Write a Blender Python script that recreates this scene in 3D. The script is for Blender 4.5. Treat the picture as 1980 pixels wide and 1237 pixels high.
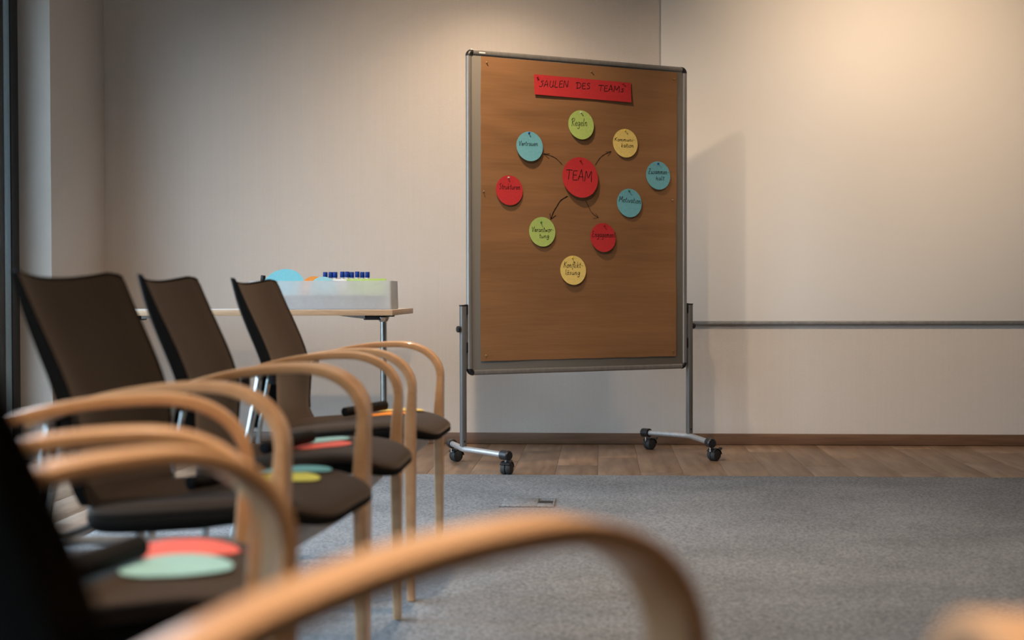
import bpy, bmesh, math, random
from math import sin, cos, pi, radians, sqrt
from mathutils import Vector, Matrix

for o in list(bpy.data.objects):
    bpy.data.objects.remove(o)
S = bpy.context.scene
COL = S.collection
rnd = random.Random(7)

# ------------------------------------------------------------------ camera
YAW, PITCH, ROLL, EYE = 0.0626, 0.01879, 0.00215, 0.81
cam = bpy.data.cameras.new('camera')
cam.lens, cam.sensor_width, cam.sensor_fit = 50.0, 36.0, 'HORIZONTAL'
cam.clip_start = 0.05
cam.dof.use_dof = True
cam.dof.focus_distance = 6.7
cam.dof.aperture_fstop = 2.9
cam.dof.aperture_blades = 0
camo = bpy.data.objects.new('camera', cam)
COL.objects.link(camo)
fwd = Vector((-sin(YAW) * cos(PITCH), cos(YAW) * cos(PITCH), -sin(PITCH)))
rgt = Vector((cos(YAW), sin(YAW), 0.0))
upv = rgt.cross(fwd)
R_ = rgt * cos(ROLL) - upv * sin(ROLL)
U_ = rgt * sin(ROLL) + upv * cos(ROLL)
M = Matrix((R_, U_, -fwd)).transposed().to_4x4()
M.translation = Vector((0, 0, EYE))
camo.matrix_world = M
S.camera = camo

# ------------------------------------------------------------------ sky, lamps, exposure
world = bpy.data.worlds.new('world')
S.world = world
world.use_nodes = True
nt = world.node_tree
nt.nodes.clear()
wo = nt.nodes.new('ShaderNodeOutputWorld')
bg = nt.nodes.new('ShaderNodeBackground')
tc = nt.nodes.new('ShaderNodeTexCoord')
sp = nt.nodes.new('ShaderNodeSeparateXYZ')
rp = nt.nodes.new('ShaderNodeValToRGB')
rp.color_ramp.elements[0].position = 0.49          # surroundings, then an overcast sky brightening upwards
rp.color_ramp.elements[0].color = (0.05, 0.058, 0.06, 1)
rp.color_ramp.elements[1].position = 0.53
rp.color_ramp.elements[1].color = (0.50, 0.63, 0.74, 1)
e_ = rp.color_ramp.elements.new(0.95)
e_.color = (0.80, 1.0, 1.2, 1)
mr = nt.nodes.new('ShaderNodeMapRange')
mr.inputs['From Min'].default_value = -1
mr.inputs['From Max'].default_value = 1
nt.links.new(tc.outputs['Generated'], sp.inputs[0])
nt.links.new(sp.outputs['Z'], mr.inputs['Value'])
nt.links.new(mr.outputs[0], rp.inputs[0])
nt.links.new(rp.outputs[0], bg.inputs['Color'])
nt.links.new(bg.outputs[0], wo.inputs[0])
bg.inputs['Strength'].default_value = 10.4

WARM = (1.0, 0.74, 0.50)
def downlight(x, y, power, cone=110, aim=None, size=0.05, blend=1.0, color=WARM):
    """recessed ceiling spot, straight down or swivelled towards a point"""
    l = bpy.data.lights.new('downlight', 'SPOT')
    l.shadow_soft_size, l.energy, l.color = size, power, color
    l.spot_size, l.spot_blend = radians(cone), blend
    o = bpy.data.objects.new('downlight', l)
    o.location = (x, y, 2.72)
    d = Vector(aim) - o.location if aim else Vector((0, 0, -1))
    o.rotation_mode = 'QUATERNION'
    o.rotation_quaternion = d.to_track_quat('-Z', 'Y')
    COL.objects.link(o)
downlight(-0.577, 5.75, 124, 94, (-0.78, 7.634, 0.85), 0.035)
downlight(1.48, 5.75, 240, 88, (1.56, 7.634, 1.62), 0.10)
downlight(-0.60, 7.08, 46, 118)
downlight(-0.49, 4.1, 175, 112, (-0.49, 5.2, 0.0), 0.035)
downlight(1.48, 3.6, 120, 130)
downlight(-0.38, 1.08, 300, 90)
downlight(-0.35, 2.15, 110, 66, (-0.52, 3.6, 0.6))  # added fill spot, aimed to brighten the arms of the two far chairs
downlight(1.48, 1.45, 30)

WINDOWS = [(4.86, 6.864), (2.82, 4.82), (0.78, 2.78)]     # y ranges of the panes in the left wall
for (a, b) in WINDOWS:                                    # sky portals of the panes
    l = bpy.data.lights.new('window_portal', 'AREA')
    l.shape, l.size, l.size_y = 'RECTANGLE', 2.5, b - a
    l.energy = 1.0
    l.cycles.is_portal = True
    o = bpy.data.objects.new('window_portal', l)
    o.location = (-3.0, (a + b) / 2, 1.28)
    o.rotation_euler = (0, radians(-90), 0)
    COL.objects.link(o)

vs = S.view_settings
vs.view_transform, vs.look, vs.gamma, vs.use_curve_mapping = 'Standard', 'None', 1.0, False
vs.exposure = 0.0
S.cycles.use_denoising = True
S.cycles.max_bounces = 10
S.cycles.diffuse_bounces = 6
S.cycles.sample_clamp_indirect = 6.0
S.cycles.caustics_reflective = False
S.cycles.caustics_refractive = False

# ------------------------------------------------------------------ materials
def mat(name, color, rough=0.5, metal=0.0, spec=0.5, coat=0.0):
    m = bpy.data.materials.new(name)
    m.use_nodes = True
    b = m.node_tree.nodes['Principled BSDF']
    b.inputs['Base Color'].default_value = (*color, 1)
    b.inputs['Roughness'].default_value = rough
    b.inputs['Metallic'].default_value = metal
    b.inputs['Specular IOR Level'].default_value = spec
    b.inputs['Coat Weight'].default_value = coat
    return m

def nodes(m):
    return m.node_tree.nodes, m.node_tree.links, m.node_tree.nodes['Principled BSDF']

def noise_on(m, scale, c1, c2, stretch=(1, 1, 1), detail=4, lo=0.35, hi=0.65, bump=0.0, dist=0.01, rand=0.0, nrough=0.55):
    """base colour from stretched object-space noise, with optional bump and per-object variation"""
    n, l, b = nodes(m)
    t = n.new('ShaderNodeTexCoord')
    mp = n.new('ShaderNodeMapping')
    mp.inputs['Scale'].default_value = stretch
    l.new(t.outputs['Object'], mp.inputs['Vector'])
    no = n.new('ShaderNodeTexNoise')
    no.inputs['Scale'].default_value = scale
    no.inputs['Detail'].default_value = detail
    no.inputs['Roughness'].default_value = nrough
    if rand:
        oi = n.new('ShaderNodeObjectInfo')
        ad = n.new('ShaderNodeVectorMath'); ad.operation = 'ADD'
        mu = n.new('ShaderNodeMath'); mu.operation = 'MULTIPLY'; mu.inputs[1].default_value = 37.0
        l.new(oi.outputs['Random'], mu.inputs[0])
        l.new(mp.outputs[0], ad.inputs[0]); l.new(mu.outputs[0], ad.inputs[1])
        l.new(ad.outputs[0], no.inputs['Vector'])
    else:
        l.new(mp.outputs[0], no.inputs['Vector'])
    r = n.new('ShaderNodeValToRGB')
    r.color_ramp.elements[0].position, r.color_ramp.elements[0].color = lo, (*c1, 1)
    r.color_ramp.elements[1].position, r.color_ramp.elements[1].color = hi, (*c2, 1)
    l.new(no.outputs['Fac'], r.inputs[0])
    out = r.outputs[0]
    if rand:
        hs = n.new('ShaderNodeHueSaturation')
        mr = n.new('ShaderNodeMapRange')
        mr.inputs['To Min'].default_value, mr.inputs['To Max'].default_value = 1 - rand, 1 + rand
        l.new(oi.outputs['Random'], mr.inputs['Value'])
        l.new(mr.outputs[0], hs.inputs['Value'])
        l.new(out, hs.inputs['Color']); out = hs.outputs[0]
    l.new(out, b.inputs['Base Color'])
    if bump:
        bu = n.new('ShaderNodeBump')
        bu.inputs['Strength'].default_value, bu.inputs['Distance'].default_value = bump, dist
        l.new(no.outputs['Fac'], bu.inputs['Height'])
        l.new(bu.outputs[0], b.inputs['Normal'])
    return m

def wallpaper(name, c):
    """fine herringbone relief with soft vertical streaks"""
    m = mat(name, c, 0.85, spec=0.2)
    n, l, b = nodes(m)
    t = n.new('ShaderNodeTexCoord')
    s = n.new('ShaderNodeSeparateXYZ'); l.new(t.outputs['Object'], s.inputs[0])
    su = n.new('ShaderNodeMath'); su.operation = 'ADD'
    l.new(s.outputs['X'], su.inputs[0]); l.new(s.outputs['Y'], su.inputs[1])
    # zig-zag: triangle wave of the horizontal coordinate shifts a diagonal rib
    tri = n.new('ShaderNodeMath'); tri.operation = 'PINGPONG'; tri.inputs[1].default_value = 0.0045
    l.new(su.outputs[0], tri.inputs[0])
    k = n.new('ShaderNodeMath'); k.operation = 'MULTIPLY'; k.inputs[1].default_value = 1.6
    l.new(tri.outputs[0], k.inputs[0])
    ad = n.new('ShaderNodeMath'); ad.operation = 'ADD'
    l.new(k.outputs[0], ad.inputs[0]); l.new(s.outputs['Z'], ad.inputs[1])
    rib = n.new('ShaderNodeMath'); rib.operation = 'PINGPONG'; rib.inputs[1].default_value = 0.0034
    l.new(ad.outputs[0], rib.inputs[0])
    sc = n.new('ShaderNodeMath'); sc.operation = 'MULTIPLY'; sc.inputs[1].default_value = 290
    l.new(rib.outputs[0], sc.inputs[0])
    no = n.new('ShaderNodeTexNoise'); no.inputs['Scale'].default_value = 160; no.inputs['Detail'].default_value = 2
    l.new(t.outputs['Object'], no.inputs['Vector'])
    h = n.new('ShaderNodeMath'); h.operation = 'ADD'
    l.new(sc.outputs[0], h.inputs[0]); l.new(no.outputs['Fac'], h.inputs[1])
    bu = n.new('ShaderNodeBump'); bu.inputs['Strength'].default_value = 0.85; bu.inputs['Distance'].default_value = 0.0016
    l.new(h.outputs[0], bu.inputs['Height']); l.new(bu.outputs[0], b.inputs['Normal'])
    mp = n.new('ShaderNodeMapping'); mp.inputs['Scale'].default_value = (40, 40, 0.6)
    l.new(t.outputs['Object'], mp.inputs['Vector'])
    st = n.new('ShaderNodeTexNoise'); st.inputs['Scale'].default_value = 1.5; st.inputs['Detail'].default_value = 3
    l.new(mp.outputs[0], st.inputs['Vector'])
    r = n.new('ShaderNodeValToRGB')
    r.color_ramp.elements[0].position, r.color_ramp.elements[0].color = 0.3, (*[v * 0.985 for v in c], 1)
    r.color_ramp.elements[1].position, r.color_ramp.elements[1].color = 0.7, (*[min(1, v * 1.015) for v in c], 1)
    l.new(st.outputs['Fac'], r.inputs[0]); l.new(r.outputs[0], b.inputs['Base Color'])
    return m

def carpet_mat(name, a, c):
    m = mat(name, a, 0.95, spec=0.1)
    n, l, b = nodes(m)
    t = n.new('ShaderNodeTexCoord')
    f = n.new('ShaderNodeTexNoise'); f.inputs['Scale'].default_value = 95; f.inputs['Detail'].default_value = 5; f.inputs['Roughness'].default_value = 0.75
    g = n.new('ShaderNodeTexNoise'); g.inputs['Scale'].default_value = 2.2; g.inputs['Detail'].default_value = 5
    mp = n.new('ShaderNodeMapping'); mp.inputs['Scale'].default_value = (1.0, 1.25, 1)
    l.new(t.outputs['Object'], f.inputs['Vector'])
    l.new(t.outputs['Object'], mp.inputs['Vector']); l.new(mp.outputs[0], g.inputs['Vector'])
    r = n.new('ShaderNodeValToRGB')
    r.color_ramp.elements[0].position, r.color_ramp.elements[0].color = 0.34, (*a, 1)
    r.color_ramp.elements[1].position, r.color_ramp.elements[1].color = 0.66, (*c, 1)
    l.new(f.outputs['Fac'], r.inputs[0])
    mr = n.new('ShaderNodeMapRange'); mr.inputs['From Min'].default_value = 0.3; mr.inputs['From Max'].default_value = 0.7
    mr.inputs['To Min'].default_value = 0.84; mr.inputs['To Max'].default_value = 1.14
    l.new(g.outputs['Fac'], mr.inputs['Value'])
    hs = n.new('ShaderNodeHueSaturation'); l.new(mr.outputs[0], hs.inputs['Value']); l.new(r.outputs[0], hs.inputs['Color'])
    l.new(hs.outputs[0], b.inputs['Base Color'])
    bu = n.new('ShaderNodeBump'); bu.inputs['Strength'].default_value = 0.9; bu.inputs['Distance'].default_value = 0.004
    l.new(f.outputs['Fac'], bu.inputs['Height']); l.new(bu.outputs[0], b.inputs['Normal'])
    return m

def glass_mat(name, tint):
    m = bpy.data.materials.new(name); m.use_nodes = True
    n, l = m.node_tree.nodes, m.node_tree.links
    n.clear()
    o = n.new('ShaderNodeOutputMaterial'); mx = n.new('ShaderNodeMixShader')
    tr = n.new('ShaderNodeBsdfTransparent'); tr.inputs[0].default_value = (*tint, 1)
    gl = n.new('ShaderNodeBsdfGlossy'); gl.inputs['Roughness'].default_value = 0.02
    fr = n.new('ShaderNodeFresnel'); fr.inputs[0].default_value = 1.45
    ge = n.new('ShaderNodeNewGeometry'); sb = n.new('ShaderNodeMath'); sb.operation = 'SUBTRACT'; sb.use_clamp = True
    l.new(fr.outputs[0], sb.inputs[0]); l.new(ge.outputs['Backfacing'], sb.inputs[1])
    l.new(sb.outputs[0], mx.inputs[0]); l.new(tr.outputs[0], mx.inputs[1]); l.new(gl.outputs[0], mx.inputs[2])
    l.new(mx.outputs[0], o.inputs[0])
    return m

MW = wallpaper('wallpaper', (0.705, 0.640, 0.588))
M_REAR = noise_on(mat('light_absorbing_wall', (0.08, 0.07, 0.06), 0.9), 40, (0.07, 0.06, 0.05), (0.09, 0.08, 0.07))  # invented dark finish for the unseen right and rear walls, cuts bounce light
M_CEIL = noise_on(mat('ceiling_paint', (0.75, 0.74, 0.72), 0.9), 60, (0.58, 0.57, 0.55), (0.62, 0.61, 0.59), bump=0.05)
M_WB = noise_on(mat('whiteboard_enamel', (0.76, 0.72, 0.68), 0.5, spec=0.35), 1.2, (0.73, 0.70, 0.67), (0.75, 0.72, 0.69))
M_RAIL = noise_on(mat('rail_metal', (0.3, 0.3, 0.3), 0.5, 0.6), 40, (0.22, 0.22, 0.22), (0.28, 0.28, 0.28))
M_CARPET = carpet_mat('carpet_grey', (0.104, 0.110, 0.120), (0.335, 0.348, 0.372))
M_PLANK = noise_on(mat('oak_plank', (0.3, 0.2, 0.13), 0.42, spec=0.4), 3.0, (0.15, 0.092, 0.058), (0.27, 0.18, 0.12), (9, 0.9, 1), 6, 0.3, 0.7, 0.08, 0.002, 0.09)
M_BASE = noise_on(mat('baseboard_wood', (0.2, 0.12, 0.07), 0.45), 4.0, (0.125, 0.066, 0.038), (0.175, 0.095, 0.056), (1, 1, 14), 5)
M_SUB = noise_on(mat('screed', (0.2, 0.18, 0.16), 0.9), 20, (0.06, 0.05, 0.04), (0.08, 0.07, 0.06))
M_FRAME = noise_on(mat('anthracite_frame', (0.02, 0.022, 0.026), 0.4), 50, (0.016, 0.018, 0.021), (0.022, 0.024, 0.028))
M_SEAL = noise_on(mat('grey_profile', (0.2, 0.26, 0.3), 0.4), 50, (0.26, 0.40, 0.52), (0.29, 0.44, 0.56))
M_GLASS = glass_mat('window_glass', (0.93, 0.96, 0.97))
M_BEECH = noise_on(mat('beech', (0.55, 0.34, 0.18), 0.36, spec=0.5, coat=0.25), 26, (0.54, 0.305, 0.155), (0.68, 0.41, 0.225), (0.7, 3.0, 1.2), 5, 0.3, 0.7, 0.03, 0.001)
M_FABRIC = noise_on(mat('brown_fabric', (0.09, 0.06, 0.045), 0.72, spec=0.25), 420, (0.026, 0.017, 0.0115), (0.040, 0.0265, 0.018), (1, 1, 1), 3, 0.35, 0.65, 0.25, 0.001)
for k_, v_ in (('Sheen Weight', 0.2), ('Sheen Roughness', 0.45), ('Sheen Tint', (0.75, 0.62, 0.55, 1))):
    nodes(M_FABRIC)[2].inputs[k_].default_value = v_
M_SHELL = noise_on(mat('black_plastic', (0.01, 0.01, 0.01), 0.8, spec=0.04), 300, (0.007, 0.0068, 0.0065), (0.011, 0.0105, 0.010), bump=0.05, dist=0.001)
M_CHROME = noise_on(mat('chrome', (0.75, 0.75, 0.76), 0.16, 1.0), 30, (0.52, 0.54, 0.55), (0.60, 0.62, 0.63))
M_ALU = noise_on(mat('aluminium', (0.42, 0.42, 0.42), 0.4, 0.5), 60, (0.27, 0.26, 0.25), (0.32, 0.31, 0.30), (1, 1, 0.1))
M_POST = noise_on(mat('post_metal', (0.3, 0.3, 0.3), 0.4, 0.4), 60, (0.15, 0.15, 0.15), (0.185, 0.185, 0.185), (1, 1, 0.1))
M_ALU2 = noise_on(mat('silver_tube', (0.5, 0.5, 0.5), 0.35, 0.55), 60, (0.42, 0.42, 0.43), (0.50, 0.50, 0.51))
M_FELT = noise_on(mat('grey_felt', (0.24, 0.23, 0.21), 0.95, spec=0.1), 500, (0.185, 0.172, 0.152), (0.24, 0.224, 0.20), bump=0.1, dist=0.001)
M_BLACK = noise_on(mat('black_caps', (0.012, 0.012, 0.014), 0.38), 200, (0.010, 0.010, 0.012), (0.015, 0.015, 0.018))
M_RUBBER = noise_on(mat('black_rubber', (0.02, 0.02, 0.02), 0.7), 200, (0.015, 0.015, 0.015), (0.025, 0.025, 0.025))
M_INK = noise_on(mat('black_ink', (0.01, 0.01, 0.012), 0.7, spec=0.15), 200, (0.008, 0.008, 0.010), (0.014, 0.013, 0.014))
M_TABTOP = noise_on(mat('white_laminate', (0.72, 0.72, 0.72), 0.4), 30, (0.68, 0.68, 0.68), (0.72, 0.72, 0.72))
M_TABEDGE = noise_on(mat('beech_edging', (0.5, 0.33, 0.2), 0.45), 18, (0.42, 0.27, 0.16), (0.52, 0.35, 0.215), (0.6, 0.6, 6))
M_BOTTOM = noise_on(mat('board_underside', (0.3, 0.28, 0.25), 0.7), 30, (0.28, 0.26, 0.23), (0.33, 0.31, 0.27))
M_STEELPIN = noise_on(mat('brass_pin', (0.5, 0.36, 0.2), 0.35, 0.7), 100, (0.45, 0.32, 0.17), (0.52, 0.38, 0.21))

def card(name, c, rough=0.75):
    return noise_on(mat(name, c, rough, spec=0.2), 90, [v * 0.95 for v in c], [min(1, v * 1.04) for v in c], bump=0.04, dist=0.001)
C_RED = card('red_card', (0.50, 0.034, 0.040))
C_BLUE = card('blue_card', (0.155, 0.43, 0.52))
C_GREEN = card('green_card', (0.40, 0.55, 0.16))
C_YELLOW = card('yellow_card', (0.80, 0.62, 0.20))
C_CORAL = card('coral_card', (0.80, 0.17, 0.155))
C_TEAL = card('teal_card', (0.32, 0.60, 0.66))
C_ORANGE = card('orange_card', (0.80, 0.30, 0.06))
C_LIME = card('lime_card', (0.62, 0.66, 0.16))
C_WHITE = card('white_paper', (0.78, 0.78, 0.78))
C_GREY = card('grey_paper', (0.30, 0.29, 0.30))
C_CAPBLUE = card('blue_cap', (0.006, 0.035, 0.24), 0.45)
P_RED, P_BLUE, P_GREEN, P_YEL, P_WHITE = [mat(n, c, 0.3) for n, c in (('pin_red', (0.4, 0.02, 0.02)), ('pin_blue', (0.01, 0.05, 0.35)), ('pin_green', (0.05, 0.22, 0.06)), ('pin_yellow', (0.75, 0.55, 0.05)), ('pin_white', (0.6, 0.62, 0.55)))]
for m_ in (P_RED, P_BLUE, P_GREEN, P_YEL, P_WHITE):
    c_ = tuple(m_.node_tree.nodes['Principled BSDF'].inputs['Base Color'].default_value[:3])
    noise_on(m_, 200, [v * .95 for v in c_], [min(1, v * 1.05) for v in c_])
# brown packing paper: fine horizontal fibre bands and soft creases
M_KRAFT = mat('kraft_paper', (0.36, 0.2, 0.1), 0.6, spec=0.25)
noise_on(M_KRAFT, 3.0, (0.250, 0.127, 0.057), (0.300, 0.154, 0.071), (0.5, 0.5, 4.5), 3, 0.3, 0.7, 0.35, 0.012)

M_TRAY = mat('frosted_plastic', (0.88, 0.90, 0.93), 0.62)
n_, l_, b_ = nodes(M_TRAY)
b_.inputs['Transmission Weight'].default_value = 0.68
b_.inputs['IOR'].default_value = 1.4
noise_on(M_TRAY, 40, (0.86, 0.88, 0.92), (0.92, 0.94, 0.97))

# ------------------------------------------------------------------ mesh helpers
def finish(bm, sharp=38):
    bmesh.ops.recalc_face_normals(bm, faces=bm.faces)
    for f in bm.faces:
        f.smooth = True
    a = radians(sharp)
    for e in bm.edges:
        if len(e.link_faces) == 2 and e.calc_face_angle(0) > a:
            e.smooth = False

def obj(name, bm, mats, parent=None, sharp=38, recalc=True):
    if recalc:
        finish(bm, sharp)
    me = bpy.data.meshes.new(name)
    bm.to_mesh(me); bm.free()
    for m in (mats if isinstance(mats, (list, tuple)) else [mats]):
        me.materials.append(m)
    o = bpy.data.objects.new(name, me)
    COL.objects.link(o)
    if parent:
        o.parent = parent
    return o

def tag(o, label=None, cat=None, group=None, kind=None):
    if label: o['label'] = label
    if cat: o['category'] = cat
    if group: o['group'] = group
    if kind: o['kind'] = kind
    return o

def empty(name, loc=(0, 0, 0), rz=0.0, **k):
    o = bpy.data.objects.new(name, None)
    o.location = loc; o.rotation_euler = (0, 0, rz)
    o.empty_display_size = 0.05
    COL.objects.link(o)
    return tag(o, **k)

def dup(root, loc, rz):
    def cp(o, parent):
        c = o.copy(); COL.objects.link(c)
        if parent: c.parent = parent
        for ch in [x for x in KIDS.get(o.name, [])]:
            cp(ch, c)
        return c
    KIDS = {}
    for x in list(COL.objects):
        if x.parent: KIDS.setdefault(x.parent.name, []).append(x)
    r = cp(root, None)
    r.location = loc; r.rotation_euler = (0, 0, rz)
    return r

def box(bm, x0, x1, y0, y1, z0, z1, bev=0.0, mi=0):
    v = [bm.verts.new(p) for p in ((x0, y0, z0), (x1, y0, z0), (x1, y1, z0), (x0, y1, z0), (x0, y0, z1), (x1, y0, z1), (x1, y1, z1), (x0, y1, z1))]
    fs = [bm.faces.new([v[i] for i in q]) for q in ((0, 3, 2, 1), (4, 5, 6, 7), (0, 1, 5, 4), (1, 2, 6, 5), (2, 3, 7, 6), (3, 0, 4, 7))]
    for f in fs: f.material_index = mi
    if bev:
        es = list({e for f in fs for e in f.edges})
        bmesh.ops.bevel(bm, geom=es, offset=bev, segments=2, profile=0.5, affect='EDGES')
    return bm

def mk(f, *a, **k):
    bm = bmesh.new(); f(bm, *a, **k); return bm

def sweep(bm, pts, secs, closed_ends=True, mi=0):
    """pts: centre points; secs: per point list of 3D vertex positions (same count)"""
    rings = [[bm.verts.new(p) for p in s] for s in secs]
    n = len(rings[0])
    for a, b in zip(rings, rings[1:]):
        for i in range(n):
            bm.faces.new((a[i], a[(i + 1) % n], b[(i + 1) % n], b[i])).material_index = mi
    if closed_ends:
        bm.faces.new(rings[0][::-1]).material_index = mi
        bm.faces.new(rings[-1]).material_index = mi

def tube(bm, pts, r, n=12, mi=0):
    P = [Vector(p) for p in pts]
    rr = r if isinstance(r, (list, tuple)) else [r] * len(P)
    T = []
    for i in range(len(P)):
        a = P[i] - P[i - 1] if i else P[1] - P[0]
        b = P[i + 1] - P[i] if i < len(P) - 1 else a
        T.append((a.normalized() + b.normalized()).normalized())
    ref = Vector((0, 0, 1)) if abs(T[0].z) < 0.9 else Vector((1, 0, 0))
    u = T[0].cross(ref).normalized()
    secs = []
    for p, t, q in zip(P, T, rr):
        u = (u - t * u.dot(t)).normalized()
        w = t.cross(u)
        secs.append([p + (u * cos(2 * pi * k / n) + w * sin(2 * pi * k / n)) * q for k in range(n)])
    sweep(bm, P, secs, mi=mi)

def smooth_path(pts, per=6):
    P = [Vector(p) for p in pts]
    if len(P) < 3:
        return P
    out = []
    for i in range(len(P) - 1):
        p0 = P[i - 1] if i else P[0] * 2 - P[1]
        p1, p2 = P[i], P[i + 1]
        p3 = P[i + 2] if i + 2 < len(P) else P[-1] * 2 - P[-2]
        for k in range(per):
            t = k / per
            out.append(0.5 * (2 * p1 + (p2 - p0) * t + (2 * p0 - 5 * p1 + 4 * p2 - p3) * t * t + (3 * p1 - p0 - 3 * p2 + p3) * t ** 3))
    out.append(P[-1])
    return out

def lathe(bm, prof, n=20, origin=(0, 0, 0), axis='Z', mi=0):
    """profile list of (r, h) revolved about an axis through origin"""
    o = Vector(origin)
    rings = []
    for r, h in prof:
        ring = []
        for k in range(n):
            a = 2 * pi * k / n
            p = (r * cos(a), r * sin(a), h)
            if axis == 'X': p = (h, r * cos(a), r * sin(a))
            if axis == 'Y': p = (r * cos(a), h, r * sin(a))
            ring.append(bm.verts.new(o + Vector(p)))
        rings.append(ring)
    for a, b in zip(rings, rings[1:]):
        for i in range(n):
            bm.faces.new((a[i], a[(i + 1) % n], b[(i + 1) % n], b[i])).material_index = mi
    bm.faces.new(rings[0][::-1]).material_index = mi
    bm.faces.new(rings[-1]).material_index = mi

def thicken(bm, vec):
    """turn an open sheet into a thin slab by extruding it along vec"""
    v = Vector(vec)
    fs = list(bm.faces)
    rim = [e for e in bm.edges if len(e.link_faces) == 1]
    mp = {w: bm.verts.new(w.co + v) for w in list(bm.verts)}
    for f in fs:
        bm.faces.new([mp[w] for w in reversed(f.verts)])
    for e in rim:
        a, b = e.verts
        bm.faces.new((a, b, mp[b], mp[a]))

def interp(tab, x):
    """smooth (Catmull-Rom) lookup"""
    if x <= tab[0][0]: return tab[0][1]
    if x >= tab[-1][0]: return tab[-1][1]
    n = len(tab)
    def slope(i):
        a, b = tab[max(i - 1, 0)], tab[min(i + 1, n - 1)]
        return (b[1] - a[1]) / (b[0] - a[0])
    for i in range(n - 1):
        (x0, y0), (x1, y1) = tab[i], tab[i + 1]
        if x <= x1:
            h = x1 - x0; t = (x - x0) / h
            return (2 * t ** 3 - 3 * t * t + 1) * y0 + (t ** 3 - 2 * t * t + t) * h * slope(i) + (3 * t * t - 2 * t ** 3) * y1 + (t ** 3 - t * t) * h * slope(i + 1)

# ------------------------------------------------------------------ room shell
YB, XL, XR, YR, HC = 7.634, -2.704, 3.3, -2.4, 2.75
def struct(name, bm, m, parent=None, sharp=38):
    o = obj(name, bm, m, parent, sharp)
    if not parent: o['kind'] = 'structure'
    return o

floor = struct('floor', mk(box, -3.15, XR + 0.15, YR - 0.15, YB + 0.15, -0.20, -0.012), M_SUB)
struct('ceiling', mk(box, -3.15, XR + 0.15, YR - 0.15, YB + 0.15, HC, HC + 0.15), M_CEIL)
struct('wall_back', mk(box, XL - 0.3, XR + 0.15, YB, YB + 0.15, -0.012, HC), MW)
struct('wall_right', mk(box, XR, XR + 0.15, YR, YB, -0.012, HC), M_REAR)
struct('wall_rear', mk(box, -3.0, XR, YR - 0.15, YR, -0.012, HC), M_REAR)
bm = bmesh.new()
box(bm, -3.05, XL, 6.864, YB, -0.012, HC, 0.006)                # stub with the window reveal
struct('wall_left', bm, MW)
bm = bmesh.new()
box(bm, -3.05, XL, 0.70, 6.862, 2.56, HC)                       # lintel over the glazing
struct('wall_left.001', bm, MW)
struct('wall_left.002', mk(box, -3.05, XL, YR, 0.70, -0.012, HC), MW)
# baseboards
bm = mk(box, XL, XR, YB - 0.016, YB - 0.0005, 0.001, 0.060, 0.004)
struct('baseboard_back', bm, M_BASE)
bm = mk(box, XL + 0.0005, XL + 0.016, 6.866, YB - 0.017, 0.001, 0.060, 0.004)
struct('baseboard_left', bm, M_BASE)

# glazing of the left wall: dark frame bars, a pale seal strip, panes
for i, (a, b) in enumerate(WINDOWS):
    w = empty('window_%d' % (i + 1), (-2.92, (a + b) / 2, 0.0), kind='structure')
    h = (b - a) / 2
    def part(name, bm, m): return obj(name, bm, m, w)
    part('jamb', mk(box, -0.06, 0.055, h - 0.090, h - 0.002, 0.002, 2.555, 0.004), M_FRAME)
    part('jamb', mk(box, -0.06, 0.055, -h + 0.002, -h + 0.090, 0.002, 2.555, 0.004), M_FRAME)
    part('seal_strip', mk(box, -0.03, 0.050, h - 0.160, h - 0.092, 0.075, 2.485, 0.004), M_SEAL)
    part('sash_stile', mk(box, -0.05, 0.050, h - 0.250, h - 0.162, 0.075, 2.485, 0.004), M_FRAME)
    part('sash_stile', mk(box, -0.05, 0.050, -h + 0.092, -h + 0.18, 0.075, 2.485, 0.004), M_FRAME)
    part('sill', mk(box, -0.06, 0.055, -h + 0.092, h - 0.092, 0.002, 0.073, 0.004), M_FRAME)
    part('head', mk(box, -0.06, 0.055, -h + 0.092, h - 0.092, 2.487, 2.555, 0.004), M_FRAME)
    part('pane', mk(box, -0.012, -0.004, -h + 0.182, h - 0.252, 0.075, 2.485), M_GLASS)

# floor finish: laminate planks along the walls, carpet inlay
CX, CY = -1.733, 6.307
PW = 0.192
def plank(x0, x1, y0, y1):
    g = 0.0005
    z = rnd.uniform(-0.0004, 0.0004)
    bm = bmesh.new()
    box(bm, x0 + g, x1 - g, y0 + g, y1 - g, -0.012, z, 0.0006)
    # own origin so the grain differs from board to board
    c = Vector(((x0 + x1) / 2, (y0 + y1) / 2, 0))
    bmesh.ops.translate(bm, verts=bm.verts, vec=-c)
    o = obj('plank', bm, M_PLANK, floor)
    o.location = c
x = XL
i = 0
while x < XR - 0.01:
    x1 = min(x + PW, XR)
    y0 = CY if x1 > CX + 0.02 else 3.2
    cuts = [YB]
    y = YB - (0.35, 0.95, 0.62, 1.2, 0.18, 0.78)[i % 6]
    while y > y0 + 0.12:
        cuts.append(y); y -= 1.28
    cuts.append(y0)
    for b, a in zip(cuts, cuts[1:]):
        plank(x, x1, a, b)
    x = x1; i += 1
bm = mk(box, CX + 0.006, XR, YR, CY - 0.001, -0.012, 0.003, 0.002)
obj('carpet', bm, M_CARPET, floor)

# ------------------------------------------------------------------ wall board on the right
wb = empty('whiteboard', (0.319, YB - 0.001, 0.658), label='large smooth white writing panel fixed to the back wall, right of the pinboard', cat='whiteboard')
obj('panel', mk(box, 0, 2.75, -0.016, 0, 0.0005, 1.95, 0.002), M_WB, wb)
bm = mk(box, 0, 2.75, -0.022, 0, -0.017, 0, 0.002)
o = obj('bottom_rail', bm, M_RAIL, wb); tag(o, 'dark grey bottom rail')

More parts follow.
